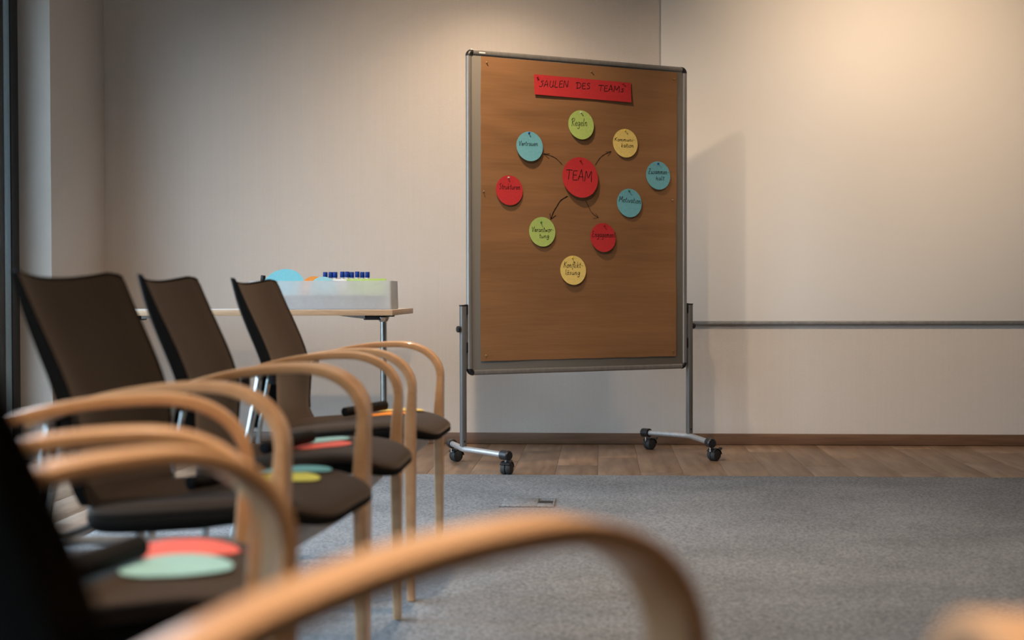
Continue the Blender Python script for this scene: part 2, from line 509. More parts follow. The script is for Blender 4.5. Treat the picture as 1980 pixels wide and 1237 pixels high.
# ------------------------------------------------------------------ floor outlet in the carpet
fo = empty('floor_outlet', (-0.283, 5.451, 0.003), label='square flush floor outlet lid set into the grey carpet', cat='floor outlet')
obj('lid', mk(box, -0.098, 0.040, -0.103, 0.103, 0.0002, 0.0045, 0.001), M_CARPET, fo)
obj('lid', mk(box, 0.0405, 0.098, -0.103, -0.032, 0.0002, 0.0045, 0.001), M_CARPET, fo)
bm = bmesh.new()
for q in ((-0.104, 0.104, 0.1035, 0.107), (-0.104, -0.0985, -0.103, 0.103), (0.0985, 0.104, -0.103, 0.103)):
    box(bm, *q, 0.0002, 0.0040)
obj('lid_frame', bm, M_CARPET, fo)
tag(obj('front_gap', mk(box, -0.104, 0.104, -0.108, -0.1035, 0.0002, 0.0008), M_BLACK, fo), 'dark gap along the front edge')
bm = mk(box, 0.042, 0.097, -0.030, 0.06, 0.0002, 0.0012)
tag(obj('cable_slot', bm, M_BLACK, fo), 'dark open cable slot')

# ------------------------------------------------------------------ mobile pinboard
BL, BR = Vector((-0.618, 6.53)), Vector((0.424, 7.155))
BW, BH, BZ = (BR - BL).length, 1.5, 0.432
BA = math.atan2(BR.y - BL.y, BR.x - BL.x)
# local frame: x along the board, -y towards the room, z up, origin on the floor below the left edge
pb = empty('mobile_pinboard', (BL.x, BL.y, 0), BA, label='tall mobile pinboard on castors with brown paper pinned to its grey felt', cat='pinboard')
FR = 0.0125                    # frame tube half-thickness
obj('felt_panel', mk(box, 0.018, BW - 0.018, -0.006, 0.006, BZ + 0.018, BZ + BH - 0.018, 0.001), M_FELT, pb)
def stadium(cx, cy, hx, hy, n=8):
    out = []
    for k in range(4 * n):
        a = 2 * pi * k / (4 * n)
        s, c = sin(a), cos(a)
        out.append((cx + hx * math.copysign(abs(c) ** 0.7, c), cy + hy * math.copysign(abs(s) ** 0.7, s)))
    return out
def rail_v(x, z0, z1):
    bm = bmesh.new()
    sec = stadium(x, 0, 0.0125, 0.0135)
    sweep(bm, [0, 1], [[(a, b, z) for a, b in sec] for z in (z0, z1)])
    # shadow groove rib
    return bm
def rail_h(z, x0, x1):
    bm = bmesh.new()
    sec = stadium(0, z, 0.0135, 0.0125)
    sweep(bm, [0, 1], [[(x, a, b) for a, b in sec] for x in (x0, x1)])
    return bm
obj('frame_rail', rail_v(0.0125, BZ + 0.024, BZ + BH - 0.024), M_ALU, pb)
obj('frame_rail', rail_v(BW - 0.0125, BZ + 0.024, BZ + BH - 0.024), M_ALU, pb)
obj('frame_rail', rail_h(BZ + 0.0125, 0.026, BW - 0.026), M_ALU, pb)
obj('frame_rail', rail_h(BZ + BH - 0.0125, 0.026, BW - 0.026), M_ALU, pb)
for cx, sx in ((0, 1), (BW, -1)):
    for cz, sz in ((BZ, 1), (BZ + BH, -1)):
        bm = bmesh.new()
        # rounded quarter corner: an arc swept with the rail's oval section
        pts, secs = [], []
        for k in range(9):
            a = (k / 8) * pi / 2
            r = 0.016
            px, pz = cx + sx * (0.030 - (0.0175) * cos(a) ), cz + sz * (0.030 - (0.0175) * sin(a))
            nx, nz = -sx * cos(a), -sz * sin(a)
            secs.append([(px + nx * 0.0145 * cos(t), 0.0158 * sin(t), pz + nz * 0.0145 * cos(t)) for t in [2 * pi * j / 14 for j in range(14)]])
            pts.append(0)
        sweep(bm, pts, secs)
        obj('corner_cap', bm, M_BLACK, pb)
# little maker's sticker on the top rail (illegible in the photograph) left out of wording: pale strip only
bm = mk(box, 0.060, 0.092, -0.0142, -0.0134, BZ + BH - 0.0165, BZ + BH - 0.0105)
tag(obj('sticker', bm, C_WHITE, pb), 'tiny pale sticker')
for side, px, s in (('l', -0.020, 1), ('r', BW + 0.020, -1)):
    bm = mk(box, px - 0.0125, px + 0.0125, -0.014, 0.014, 0.105, 0.752, 0.003)
    post = obj('post', bm, M_POST, pb)
    obj('post_cap', mk(box, px - 0.0135, px + 0.0135, -0.015, 0.015, 0.7505, 0.757, 0.002), M_BLACK, post)
    obj('screw', mk(lathe, [(0.0045, -0.0155), (0.0045, -0.0135)], 10, (px, 0, 0.128), 'Y'), M_BLACK, post)
    for z in (0.735, 0.560):
        o = obj('bracket', mk(box, px + (0.009 if s > 0 else -0.022), px + (0.022 if s > 0 else -0.009), -0.011, 0.011, z - 0.024, z + 0.024, 0.003), M_BLACK, pb)
    bm = bmesh.new()
    prof = [(0.006, 0.0), (0.006, 0.004), (0.0145, 0.005), (0.0155, 0.010), (0.0145, 0.017), (0.005, 0.018)]
    lathe(bm, [(r, -s * h) for r, h in prof], 14, (px - s * 0.0115, 0, 0.645), 'X')
    obj('knob', bm, M_BLACK, pb)
    # bowed foot tube, both ends drawn inwards
    ends = []
    path = [(px + s * 0.075, -0.29, 0.088), (px + s * 0.030, -0.12, 0.092), (px + s * 0.004, -0.025, 0.093), (px, 0, 0.093), (px + s * 0.004, 0.025, 0.093), (px + s * 0.030, 0.12, 0.092), (px + s * 0.075, 0.29, 0.088)]
    foot = obj('foot_bar', mk(tube, path, 0.0135, 14), M_ALU2, pb)
    for q in (0, -1):
        e = Vector(path[q]); d = (Vector(path[q]) - Vector(path[1 if q == 0 else -2])).normalized()
        bm = bmesh.new()
        tube(bm, [e - d * 0.030, e - d * 0.028, e + d * 0.016, e + d * 0.021], [0.019, 0.0225, 0.0225, 0.018], 18)
        obj('end_cap', bm, M_BLACK, foot)
        # castor: stem, twin wheels, hood with brake lever
        c = e + d * -0.004
        rz = {('l', 0): 0.75, ('l', -1): 0.05, ('r', 0): 0.20, ('r', -1): 0.10}[(side, q)]
        cz = 0.029
        off = Vector((cos(rz), sin(rz), 0)) * (0.012 if (side, q) == ('l', 0) else 0.024)
        ax = Vector((-sin(rz), cos(rz), 0))
        stem = obj('castor', mk(lathe, [(0.0055, 0.045), (0.0055, 0.070)], 10, (c.x, c.y, 0)), M_CHROME, pb)
        cen = Vector((c.x, c.y, 0)) + off + Vector((0, 0, cz))
        for sgn in (-1, 1):
            bm = bmesh.new()
            q0 = cen + ax * sgn * 0.0015
            tube(bm, [q0, q0 + ax * sgn * 0.002, q0 + ax * sgn * 0.014, q0 + ax * sgn * 0.022, q0 + ax * sgn * 0.025], [0.027, 0.029, 0.029, 0.024, 0.014], 22)
            obj('wheel', bm, M_RUBBER, stem)
        bm = bmesh.new()
        secs = []
        for k in range(11):
            t = pi * (0.02 + 0.80 * k / 10)
            d2 = Vector((cos(rz), sin(rz), 0)) * cos(t) + Vector((0, 0, 1)) * sin(t)
            secs.append([cen + d2 * 0.0300 + ax * 0.025, cen + d2 * 0.0340 + ax * 0.021, cen + d2 * 0.0340 - ax * 0.021, cen + d2 * 0.0300 - ax * 0.025])
        sweep(bm, range(11), secs)
        obj('hood', bm, M_BLACK, stem)
        d0 = Vector((cos(rz), sin(rz), 0))
        bm = bmesh.new()
        p0 = cen + d0 * 0.026 + Vector((0, 0, 0.014))
        secs = [[p0 + ax * w_ + Vector((0, 0, h_)) + d0 * x_ for w_, h_ in ((-0.010, -0.003), (0.010, -0.003), (0.010, 0.003), (-0.010, 0.003))] for x_, in ((0,),)]
        for x_, z_, ww in ((0.006, 0.003, 0.010), (0.016, 0.012, 0.011), (0.022, 0.016, 0.010)):
            secs.append([p0 + ax * a_ * ww + Vector((0, 0, z_ + b_ * 0.0025)) + d0 * x_ for a_, b_ in ((-1, -1), (1, -1), (1, 1), (-1, 1))])
        sweep(bm, range(4), secs)
        obj('brake_lever', bm, M_BLACK, stem)

# ------------------------------------------------------------------ handwriting
GL = {  # strokes in hundredths: cap height 100, x-height 52, descender -38; first number is the advance
 'A': (62, '0,0 26,102 30,98 52,-4|8,36 50,40'), 'Ä': (62, '0,0 28,96 50,-6|10,34 48,38|16,124 18,118|38,122 40,116'),
 'D': (66, '12,0 10,98|-10,84 14,98 44,86 58,48 40,10 4,0'), 'E': (52, '44,92 8,88 6,46 8,2 48,4|8,48 40,52'),
 'E2': (58, '44,86 16,96 8,74 26,56 8,40 4,12 24,0 50,12'),
 'K': (58, '8,100 6,0|48,96 8,50 26,46 50,0'), 'L': (50, '10,98 8,50 6,0 44,4'), 'M': (78, '0,-4 10,98 34,32 60,100 68,-6'),
 'N': (66, '4,-4 8,96 46,2 52,102'), 'R': (60, '10,-2 12,96|-6,74 10,98 42,96 46,68 12,50|14,50 34,24 54,0'),
 'S': (56, '50,92 22,80 44,52 30,8 0,12|-26,118 -18,92'), 'S1': (52, '42,86 20,98 6,78 36,44 34,12 4,2'),
 's!': (44, '40,60 20,58 18,40 34,26 24,4 2,6'),
 'T': (60, '-6,92 24,96 62,94|28,96 26,0'), 'U': (58, '8,96 4,30 18,0 40,14 46,96|46,30 52,0'), 'V': (54, '0,96 22,0 50,104'),
 'Z': (60, '4,88 46,92 6,6 52,4|12,48 40,52'),
 'a': (50, '36,46 16,50 6,20 20,0 36,24 38,50 40,12 52,2'), 'e': (44, '4,22 34,30 26,50 8,34 14,2 44,10'),
 'f': (36, '40,92 22,86 20,0 14,-34|4,50 36,52'), 'g': (50, '36,46 14,50 6,20 20,4 36,28 38,50 36,-24 14,-38 2,-22'),
 'h': (48, '8,100 8,0|8,30 26,52 36,34 36,0 46,4'), 'i': (26, '10,52 10,8 24,2|12,76 15,72'), 'k': (46, '8,100 8,0|36,52 10,26 40,0'),
 'l': (24, '8,100 8,10 22,2'), 'm': (70, '6,50 8,0 8,30 22,52 32,30 32,0 34,30 46,52 56,30 56,2 68,4'),
 'n': (50, '6,50 8,0 8,30 26,52 36,30 36,2 48,4'), 'o': (46, '24,50 6,38 8,6 26,0 38,22 30,46 20,50 44,46'),
 'ö': (46, '24,50 6,38 8,6 26,0 38,22 30,46 20,50 44,46|10,76 36,80'), 'r': (36, '6,50 8,0 8,30 22,50 36,46'),
 's': (38, '30,48 12,44 26,22 16,0 2,6'), 't': (32, '14,88 12,10 30,2|0,54 30,58'), 'u': (50, '6,50 8,8 22,2 36,20 38,50 38,8 50,2'),
 'v': (42, '2,50 18,2 38,52'), 'w': (62, '2,50 14,2 28,40 40,2 56,52'), 'z': (42, '4,48 34,50 4,2 38,4'),
 '-': (34, '6,34 30,36'), ' ': (40, ''), 'y': (44, '4,50 18,14|38,52 14,-36')}
def text_strokes(chars):
    x, out = 0.0, []
    for ch in chars:
        adv, s = GL[ch]
        for st in s.split('|'):
            if st:
                out.append([(x + float(p.split(',')[0]), float(p.split(',')[1])) for p in st.split(' ')])
        x += adv + 4
    return x - 4, out
def ribbon(bm, pts, w, place):
    P = [Vector((p[0], p[1], 0)) for p in pts]
    P = smooth_path(P, 5) if len(P) > 2 else P
    vs = []
    n = len(P)
    for i, p in enumerate(P):
        a = P[min(i + 1, n - 1)] - P[max(i - 1, 0)]
        if a.length < 1e-9: a = Vector((1, 0, 0))
        nrm = Vector((-a.y, a.x, 0)).normalized()
        k = w * (0.5 + 0.10 * sin(i * 1.7))
        if i in (0, n - 1): k *= 0.75
        vs.append((bm.verts.new(place(*(p + nrm * k).xy)), bm.verts.new(place(*(p - nrm * k).xy))))
    for a, b in zip(vs, vs[1:]):
        bm.faces.new((a[0], b[0], b[1], a[1]))
def write(bm, chars, x0, y0, x1, y1, cap, w, place, slant=0.30):
    tw, st = text_strokes(chars)
    kx = (x1 - x0) / tw; ky = cap / 100.0
    for s in st:
        ribbon(bm, [(x0 + px * kx + slant * py * ky * 0.5, y0 + (y1 - y0) * px / tw + py * ky) for px, py in s], w, place)

# ------------------------------------------------------------------ brown paper on the board
bp = empty('brown_paper', (BL.x, BL.y, BZ), BA, label='large sheet of brown packing paper pinned over the felt of the pinboard', cat='paper')
def paper_y(u, v):      # height of the paper surface in front of the felt (local -y)
    wl = math.exp(-((u - 0.22) / 0.22) ** 2) * math.exp(-((v - 1.18) / 0.22) ** 2)
    e = min(u - 0.064, 1.152 - u, v - 0.063, 1.471 - v)
    w = 0.0018 * sin(9 * v + 2 * sin(3 * u)) + 0.0012 * sin(23 * v + 5 * u) + 0.0010 * sin(14 * u - 6 * v)
    w += 0.0028 * wl * sin(48 * v + 9 * u + 2 * sin(7 * u))
    w += 0.0035 * math.exp(-((v - 0.10) / 0.05) ** 2) * (0.5 + 0.5 * sin(8 * u + 1.0))
    w += 0.003 * math.exp(-((u - 1.12) / 0.04) ** 2) * (0.5 + 0.5 * sin(11 * v))
    return -(0.0105 + w)
bm = bmesh.new()
NU, NV = 36, 60
g = [[None] * (NV + 1) for _ in range(NU + 1)]
for i in range(NU + 1):
    for j in range(NV + 1):
        s, t = i / NU, j / NV
        ul = 0.0637 + (0.0709 - 0.0637) * t; ur = 1.1462 + (1.1524 - 1.1462) * t
        u = ul + (ur - ul) * s
        v = 0.0641 + 0.0006 * sin(30 * s) + (1.4704 - 0.0641) * t
        g[i][j] = bm.verts.new((u, paper_y(u, v), v))
for i in range(NU):
    for j in range(NV):
        bm.faces.new((g[i][j], g[i + 1][j], g[i + 1][j + 1], g[i][j + 1]))
thicken(bm, (0, 0.0004, 0))
sheet = obj('sheet', bm, M_KRAFT, bp)
ARW = [([(0.4995, 0.9888), (0.4671, 1.0159), (0.4348, 1.029), (0.399, 1.0363)], [(0.4276, 1.0149), (0.399, 1.0363), (0.4326, 1.0377)], 0.0026),
       ([(0.6826, 0.9944), (0.7048, 1.0253), (0.7345, 1.0476), (0.7733, 1.0633)], [(0.7404, 1.0594), (0.7733, 1.0633), (0.7532, 1.0406)], 0.0026),
       ([(0.5286, 0.8409), (0.4887, 0.8176), (0.467, 0.7886), (0.4489, 0.7613), (0.4345, 0.7281)], [(0.4295, 0.7558), (0.4345, 0.7281), (0.4619, 0.7464)], 0.0040),
       ([(0.6275, 0.8212), (0.6423, 0.796), (0.6572, 0.7692), (0.6758, 0.7535), (0.6982, 0.7411)], [(0.6832, 0.7601), (0.6982, 0.7411), (0.6669, 0.7373)], 0.0022)]
for a, h, w in ARW:
    bm = bmesh.new()
    pl = lambda u, v: (u, paper_y(u, v) - 0.0014, v)
    ribbon(bm, a, w, pl)
    ribbon(bm, h[:2], w * 0.9, pl); ribbon(bm, h[1:], w * 0.9, pl)
    obj('drawn_arrow', bm, M_INK, bp, recalc=False)

# ------------------------------------------------------------------ cards pinned on the paper
def board_card(name, u, v, rad, m, words, label, cat='card', lift=0.010, half=None, shear=0.0, inkw=0.0036, group='round cards on the pinboard'):
    """round (rad) or strip (half=(w,h)) card; hangs a little off the paper below its pin"""
    top = rad if half is None else half[1]
    hx = rad if half is None else half[0]
    base = max(-paper_y(u + a * hx, v + b * top) for a in (-.8, -.4, 0, .4, .8) for b in (-.9, -.6, -.3, 0, .2, .4, .6, .8, 1.0)) + 0.0015
    def off(a, b):
        t = (top - b) / (2 * top)
        if half is None:
            return base + lift * t * t + 0.0012 * sin(3 * t) * (a / rad)
        return base + lift * t * t
    root = empty(name, (BL.x, BL.y, BZ), BA, label=label, cat=cat, group=group)
    root.location = Matrix.Translation((BL.x, BL.y, BZ)) @ Matrix.Rotation(BA, 4, 'Z') @ Vector((u, 0, v))
    bm = bmesh.new()
    if half is None:
        c = bm.verts.new((0, -off(0, 0), 0)); prev = None
        for q in range(1, 7):
            r = rad * q / 6
            ring = [bm.verts.new((r * cos(2 * pi * k / 48), -off(r * cos(2 * pi * k / 48), r * sin(2 * pi * k / 48)), r * sin(2 * pi * k / 48))) for k in range(48)]
            for k in range(48):
                if prev: bm.faces.new((prev[k], prev[(k + 1) % 48], ring[(k + 1) % 48], ring[k]))
                else: bm.faces.new((c, ring[k], ring[(k + 1) % 48]))
            prev = ring
    else:
        n1, n2 = 14, 5
        G = [[bm.verts.new((-half[0] + 2 * half[0] * i / n1, -off(0, -half[1] + 2 * half[1] * j / n2), -half[1] + 2 * half[1] * j / n2 + shear * (i / n1 - 0.5))) for j in range(n2 + 1)] for i in range(n1 + 1)]
        for i in range(n1):
            for j in range(n2):
                bm.faces.new((G[i][j], G[i + 1][j], G[i + 1][j + 1], G[i][j + 1]))
    thicken(bm, (0, 0.0007, 0))
    o = obj('card_sheet', bm, m, root)
    for chars, x0, y0, x1, y1, cap in words:
        bm = bmesh.new()
        write(bm, chars, x0 - u, y0 - v, x1 - u, y1 - v, cap, inkw, lambda a, b: (a, -off(a, b) - 0.0005, b))
        obj('handwriting', bm, M_INK, root, recalc=False)
    return root, off

TI = [(['S', 'Ä', 'U', 'L', 'E', 'N'], 0.3700, 1.3472, 0.5319, 1.3560, 0.0330), (list('DE') + ['S1'], 0.5720, 1.3541, 0.6521, 1.3549, 0.0295), (['T', 'E', 'A', 'M', 's!'], 0.6960, 1.3500, 0.8396, 1.3518, 0.0290)]
board_card('title_strip', 0.6135, 1.3558, 0, C_RED, TI, 'red strip titled SÄULEN DES TEAMS at the top of the brown paper', lift=0.006, half=(0.2675, 0.0477), shear=-0.006, inkw=0.0033, group=None)
R7 = 0.0698
CARDS = [
 ('Regeln', 0.6001, 1.1821, R7, C_GREEN, [(list('Regeln'), 0.5460, 1.1742, 0.6330, 1.1782, 0.0370)], 'light green round card reading Regeln, top centre of the pinboard', P_WHITE, 'pale'),
 ('Vertrauen', 0.3215, 1.0668, R7, C_BLUE, [(list('Vertrauen'), 0.2640, 1.0679, 0.3640, 1.0710, 0.0235)], 'light blue round card reading Vertrauen at the upper left', P_BLUE, 'dark blue'),
 ('Kommunikation', 0.8515, 1.1065, R7, C_YELLOW, [(list('Kommuni-'), 0.7895, 1.1139, 0.9030, 1.1175, 0.0190), (list('kation'), 0.8259, 1.0861, 0.8979, 1.0879, 0.0215)], 'yellow round card reading Kommunikation at the upper right', P_YEL, 'yellow'),
 ('Team', 0.5953, 0.9307, 0.0972, C_RED, [(list('TEAM'), 0.5150, 0.9190, 0.6600, 0.9130, 0.0490)], 'largest round red card reading TEAM in the middle of the arrows', P_RED, 'red'),
 ('Zusammenhalt', 1.0377, 0.9560, R7, C_BLUE, [(list('Zusammen-'), 0.9800, 0.9625, 1.0990, 0.9640, 0.0270), (list('halt'), 1.0220, 0.9325, 1.0726, 0.9342, 0.0215)], 'blue round card reading Zusammenhalt near the right edge of the paper', P_BLUE, 'blue'),
 ('Strukturen', 0.2139, 0.8577, R7, C_RED, [(list('Strukturen') if False else ['S1'] + list('trukturen'), 0.1600, 0.8616, 0.2699, 0.8631, 0.0265)], 'red round card reading Strukturen near the left edge of the paper', P_WHITE, 'white'),
 ('Motivation', 0.8712, 0.8165, R7, C_BLUE, [(list('Motivation'), 0.8127, 0.8215, 0.9363, 0.8145, 0.0275)], 'blue round card reading Motivation below the yellow Kommunikation card', P_GREEN, 'green'),
 ('Verantwortung', 0.3878, 0.6678, R7, C_GREEN, [(list('Verantwor-'), 0.3315, 0.6669, 0.4474, 0.6675, 0.0250), (list('tung'), 0.3699, 0.6384, 0.4236, 0.6392, 0.0210)], 'light green round card reading Verantwortung at the lower left arrow', P_GREEN, 'green'),
 ('Engagement', 0.7216, 0.6460, R7, C_RED, [(['E2'] + list('ngagement'), 0.6597, 0.6477, 0.7885, 0.6470, 0.0300)], 'red round card reading Engagement at the lower right arrow', P_RED, 'red'),
 ('Konfliktlösung', 0.5566, 0.4874, R7, C_YELLOW, [(list('Konflikt-'), 0.5040, 0.4997, 0.6080, 0.4990, 0.0290), (list('lösung'), 0.5120, 0.4660, 0.5927, 0.4650, 0.0250)], 'yellow round card reading Konfliktlösung, lowest card on the paper', P_YEL, 'yellow'),
]
def pin(u, v, base, m, label, group='push pins in the cards', size=0.85, droop=0.0):
    r = empty('push_pin', label=label, cat='push pin', group=group)
    r.location = Matrix.Translation((BL.x, BL.y, BZ)) @ Matrix.Rotation(BA, 4, 'Z') @ Vector((u, -base, v))
    r.rotation_euler = (radians(droop), 0, BA)
    k = size
    bm = bmesh.new()
    lathe(bm, [(0.0046 * k, 0.0), (0.0050 * k, -0.0012), (0.0026 * k, -0.0022), (0.0026 * k, -0.0062), (0.0042 * k, -0.0074), (0.0042 * k, -0.0088), (0.002 * k, -0.0094)], 12, (0, -0.0006, 0), 'Y')
    obj('head', bm, m, r)
    obj('needle', mk(lathe, [(0.0005, 0.0), (0.0005, base - 0.001)], 6, (0, -0.0005, 0), 'Y'), M_CHROME, r)
PINUV = {'Regeln': (0.5989, 1.2414), 'Vertrauen': (0.3177, 1.1290), 'Kommunikation': (0.8481, 1.1682), 'Team': (0.5956, 1.0133), 'Zusammenhalt': (1.0369, 1.0142), 'Strukturen': (0.2086, 0.9171), 'Motivation': (0.8678, 0.8756), 'Verantwortung': (0.3807, 0.7125), 'Engagement': (0.7267, 0.7055), 'Konfliktlösung': (0.5514, 0.5475)}
for nm, u, v, r, m, words, label, pm, pc in CARDS:
    big = nm == 'Team'
    root, off = board_card('round_card', u, v, r, m, words, label, lift=0.020 if big else rnd.uniform(0.008, 0.013), inkw=0.0036 if big else 0.0023)
    pu, pv = PINUV[nm]
    pin(pu, pv, off(pu - u, pv - v) + 0.0006, pm, '%s push pin at the top of the %s card' % (pc, 'big round TEAM' if big else nm + ' round'))
pin(0.362, 1.3939, 0.0155, P_RED, 'red push pin in the left end of the red title strip')
pin(0.8342, 1.3943, 0.0155, P_RED, 'red push pin in the right end of the red title strip')
for u, v, where in ((0.0977, 1.4432, 'top left corner'), (0.6578, 1.4398, 'top edge'), (1.1315, 1.436, 'top right corner'), (0.0807, 0.8489, 'left edge'), (1.1229, 0.8374, 'right edge'), (0.0887, 0.091, 'bottom left corner'), (1.1216, 0.0914, 'bottom right corner')):
    pin(u, v, -paper_y(u, v) + 0.0015, M_STEELPIN, 'brassy push pin holding the %s of the brown paper' % where, 'pins holding the brown paper', 0.75)

# ------------------------------------------------------------------ folding table
TX0, TX1, TY0, TY1, TZ = -2.43, -0.965, 6.54, 7.27, 0.7345
tb = empty('folding_table', ((TX0 + TX1) / 2, (TY0 + TY1) / 2, 0), label='white topped folding table with beech edge and chrome leg by the back wall', cat='table')
hx, hy = (TX1 - TX0) / 2, (TY1 - TY0) / 2
top = obj('tabletop', mk(box, -hx + 0.004, hx - 0.004, -hy + 0.004, hy - 0.004, TZ - 0.026, TZ, 0.001), M_TABTOP, tb)
for q in ((-hx, hx, -hy, -hy + 0.004), (-hx, hx, hy - 0.004, hy), (-hx, -hx + 0.004, -hy + 0.004, hy - 0.004), (hx - 0.004, hx, -hy + 0.004, hy - 0.004)):
    obj('edge_band', mk(box, *q, TZ - 0.0265, TZ + 0.0002, 0.001), M_TABEDGE, top)
for sx in (-1, 1):
    lx = sx * (hx - 0.095)
    leg = obj('leg', mk(tube, [(lx, -0.02, 0.055), (lx, -0.02, 0.690)], 0.0165, 20), M_CHROME, tb)
    bm = bmesh.new()
    tube(bm, [(lx, -0.30, 0.034), (lx, -0.27, 0.044), (lx, 0.0, 0.050), (lx, 0.27, 0.044), (lx, 0.30, 0.034)], [0.012, 0.018, 0.020, 0.018, 0.012], 14)
    ft = obj('foot', bm, M_CHROME, tb)
    for y in (-0.285, 0.285):
        obj('glide', mk(lathe, [(0.014, 0.001), (0.016, 0.006), (0.012, 0.028)], 14, (lx, y, 0)), M_BLACK, ft)
    # folding mechanism: mounting plate, black hinge housing, chrome collar and catch blade
    obj('mounting_plate', mk(box, lx - 0.03 * 1, lx + 0.03, -0.28, 0.28, TZ - 0.030, TZ - 0.0268, 0.001), M_RUBBER, tb)
    hg = obj('hinge', mk(box, lx - (0.095 if sx > 0 else -0.0) , lx + (0.0 if sx > 0 else 0.095), -0.045, 0.0, TZ - 0.053, TZ - 0.0305, 0.005), M_BLACK, tb)
    obj('rivet', mk(lathe, [(0.004, -0.0475), (0.004, -0.0445)], 10, (lx - sx * 0.085, 0, TZ - 0.043), 'Y'), M_CHROME, hg)
    bm = bmesh.new()
    tube(bm, [(lx, -0.02, TZ - 0.062), (lx, -0.02, TZ - 0.055), (lx, -0.02, TZ - 0.040), (lx, -0.02, TZ - 0.031)], [0.018, 0.024, 0.030, 0.022], 16)
    obj('collar', bm, M_CHROME, tb)
    bm = bmesh.new()
    y = -0.06
    xs = [lx - sx * t for t in (0.225, 0.15, 0.085)]
    zs = [(TZ - 0.0300, TZ - 0.0270), (TZ - 0.0400, TZ - 0.0270), (TZ - 0.0470, TZ - 0.0270)]
    secs = [[(x_, y, a), (x_, y + 0.004, a), (x_, y + 0.004, b), (x_, y, b)] for x_, (a, b) in zip(xs, zs)]
    sweep(bm, range(3), secs)
    obj('catch_blade', bm, M_ALU2, tb)
    obj('release_lever', mk(box, min(lx + sx * 0.02, lx + sx * 0.06), max(lx + sx * 0.02, lx + sx * 0.06), -0.075, -0.045, TZ - 0.037, TZ - 0.0275, 0.003), M_BLACK, tb)

# ------------------------------------------------------------------ frosted storage tray and its contents
KX0, KX1, KY0, KY1, KH = -1.685, -0.990, 6.70, 6.93, 0.136
tr = bmesh.new()
def ring_rect(x0, x1, y0, y1, r, n=5):
    out = []
    for cx, cy, a0 in ((x1 - r, y1 - r, 0), (x0 + r, y1 - r, 90), (x0 + r, y0 + r, 180), (x1 - r, y0 + r, 270)):
        for k in range(n + 1):
            a = radians(a0 + 90 * k / n)
            out.append((cx + r * cos(a), cy + r * sin(a)))
    return out
cx_, cy_ = (KX0 + KX1) / 2, (KY0 + KY1) / 2
W2, D2 = (KX1 - KX0) / 2, (KY1 - KY0) / 2
outer = [(0.0, 0.0), (0.0, 0.004), (-0.006, 0.124), (-0.006, KH)]      # (inset, height): slightly tapered upwards
inner = [(-0.003, KH), (-0.003, 0.124), (0.003, 0.006)]
levels = [(0.0 - (-i_), h_) for i_, h_ in outer]
secs = []
for ins, h in ((0.004, 0.0), (0.001, 0.002), (0.004, 0.122), (0.004, KH - 0.001), (0.0055, KH), (0.007, KH - 0.001), (0.007, 0.122), (0.006, 0.008), (0.010, 0.004)):
    secs.append([(x, y, h) for x, y in ring_rect(-W2 + ins, W2 - ins, -D2 + ins, D2 - ins, 0.012)])
tray = empty('storage_tray', (cx_, cy_, TZ + 0.0005), label='frosted translucent plastic tray of cards and markers on the folding table', cat='box')
sweep(tr, secs, secs)
obj('tray_body', tr, M_TRAY, tray)
IZ = TZ + 0.0052              # inside floor of the tray
def flat_pack(name, x0, x1, y0, y1, z0, z1, m, label, cat, group=None, rz=0.0, n=1):
    r = empty(name, ((x0 + x1) / 2, (y0 + y1) / 2, z0), rz, label=label, cat=cat, group=group)
    h = (z1 - z0) / n
    for k in range(n):
        d = rnd.uniform(-0.002, 0.002) if n > 1 else 0
        obj('sheet_block' if n > 1 else 'block', mk(box, -(x1 - x0) / 2 + d, (x1 - x0) / 2 + d, -(y1 - y0) / 2, (y1 - y0) / 2, k * h + 0.0002, (k + 1) * h, 0.001), m, r)
    return r
flat_pack('paper_stack', KX0 + 0.04, KX1 - 0.04, KY0 + 0.020, KY0 + 0.068, IZ, IZ + 0.062, C_GREY, 'grey paper stack seen dimly along the front of the tray', 'paper', n=3)
stand = flat_pack('marker_stand', -1.345, -1.105, 6.84, 6.88, IZ, IZ + 0.041, C_WHITE, 'pale block holding the blue capped markers inside the tray', 'holder')
def disc_upright(name, x, y, z, r, m, tilt, label, group):
    o = empty(name, (x, y, z), label=label, cat='card', group=group)
    bm = bmesh.new()
    lathe(bm, [(r, -0.0008), (r, 0.0008)], 40, (0, 0, 0), 'Y')
    s = obj('card_sheet', bm, m, o)
    o.rotation_euler = (radians(tilt), 0, radians(rnd.uniform(-6, 6)))
disc_upright('round_card', -1.543, 6.825, IZ + 0.0975, 0.1080, C_BLUE, -30, 'large light blue round card standing in the left of the tray', 'round cards in the tray')
disc_upright('round_card', -1.385, 6.800, IZ + 0.085, 0.0695, C_ORANGE, -4, 'orange round card standing in the middle of the tray', 'round cards in the tray')
disc_upright('round_card', -1.335, 6.772, IZ + 0.083, 0.0695, C_TEAL, -4, 'teal round card standing before the orange one in the tray', 'round cards in the tray')
g_ = flat_pack('green_card', -1.245, -1.035, 6.800, 6.806, IZ + 0.0025, IZ + 0.1425, C_GREEN, 'green rectangular cards standing in the right of the tray', 'card')
g_.rotation_euler = (radians(-5), radians(-0.6), 0)
g_ = flat_pack('white_card', -1.295, -1.225, 6.790, 6.794, IZ, IZ + 0.140, C_WHITE, 'white card standing beside the green ones in the tray', 'card')
g_.rotation_euler = (radians(-3), 0, 0)
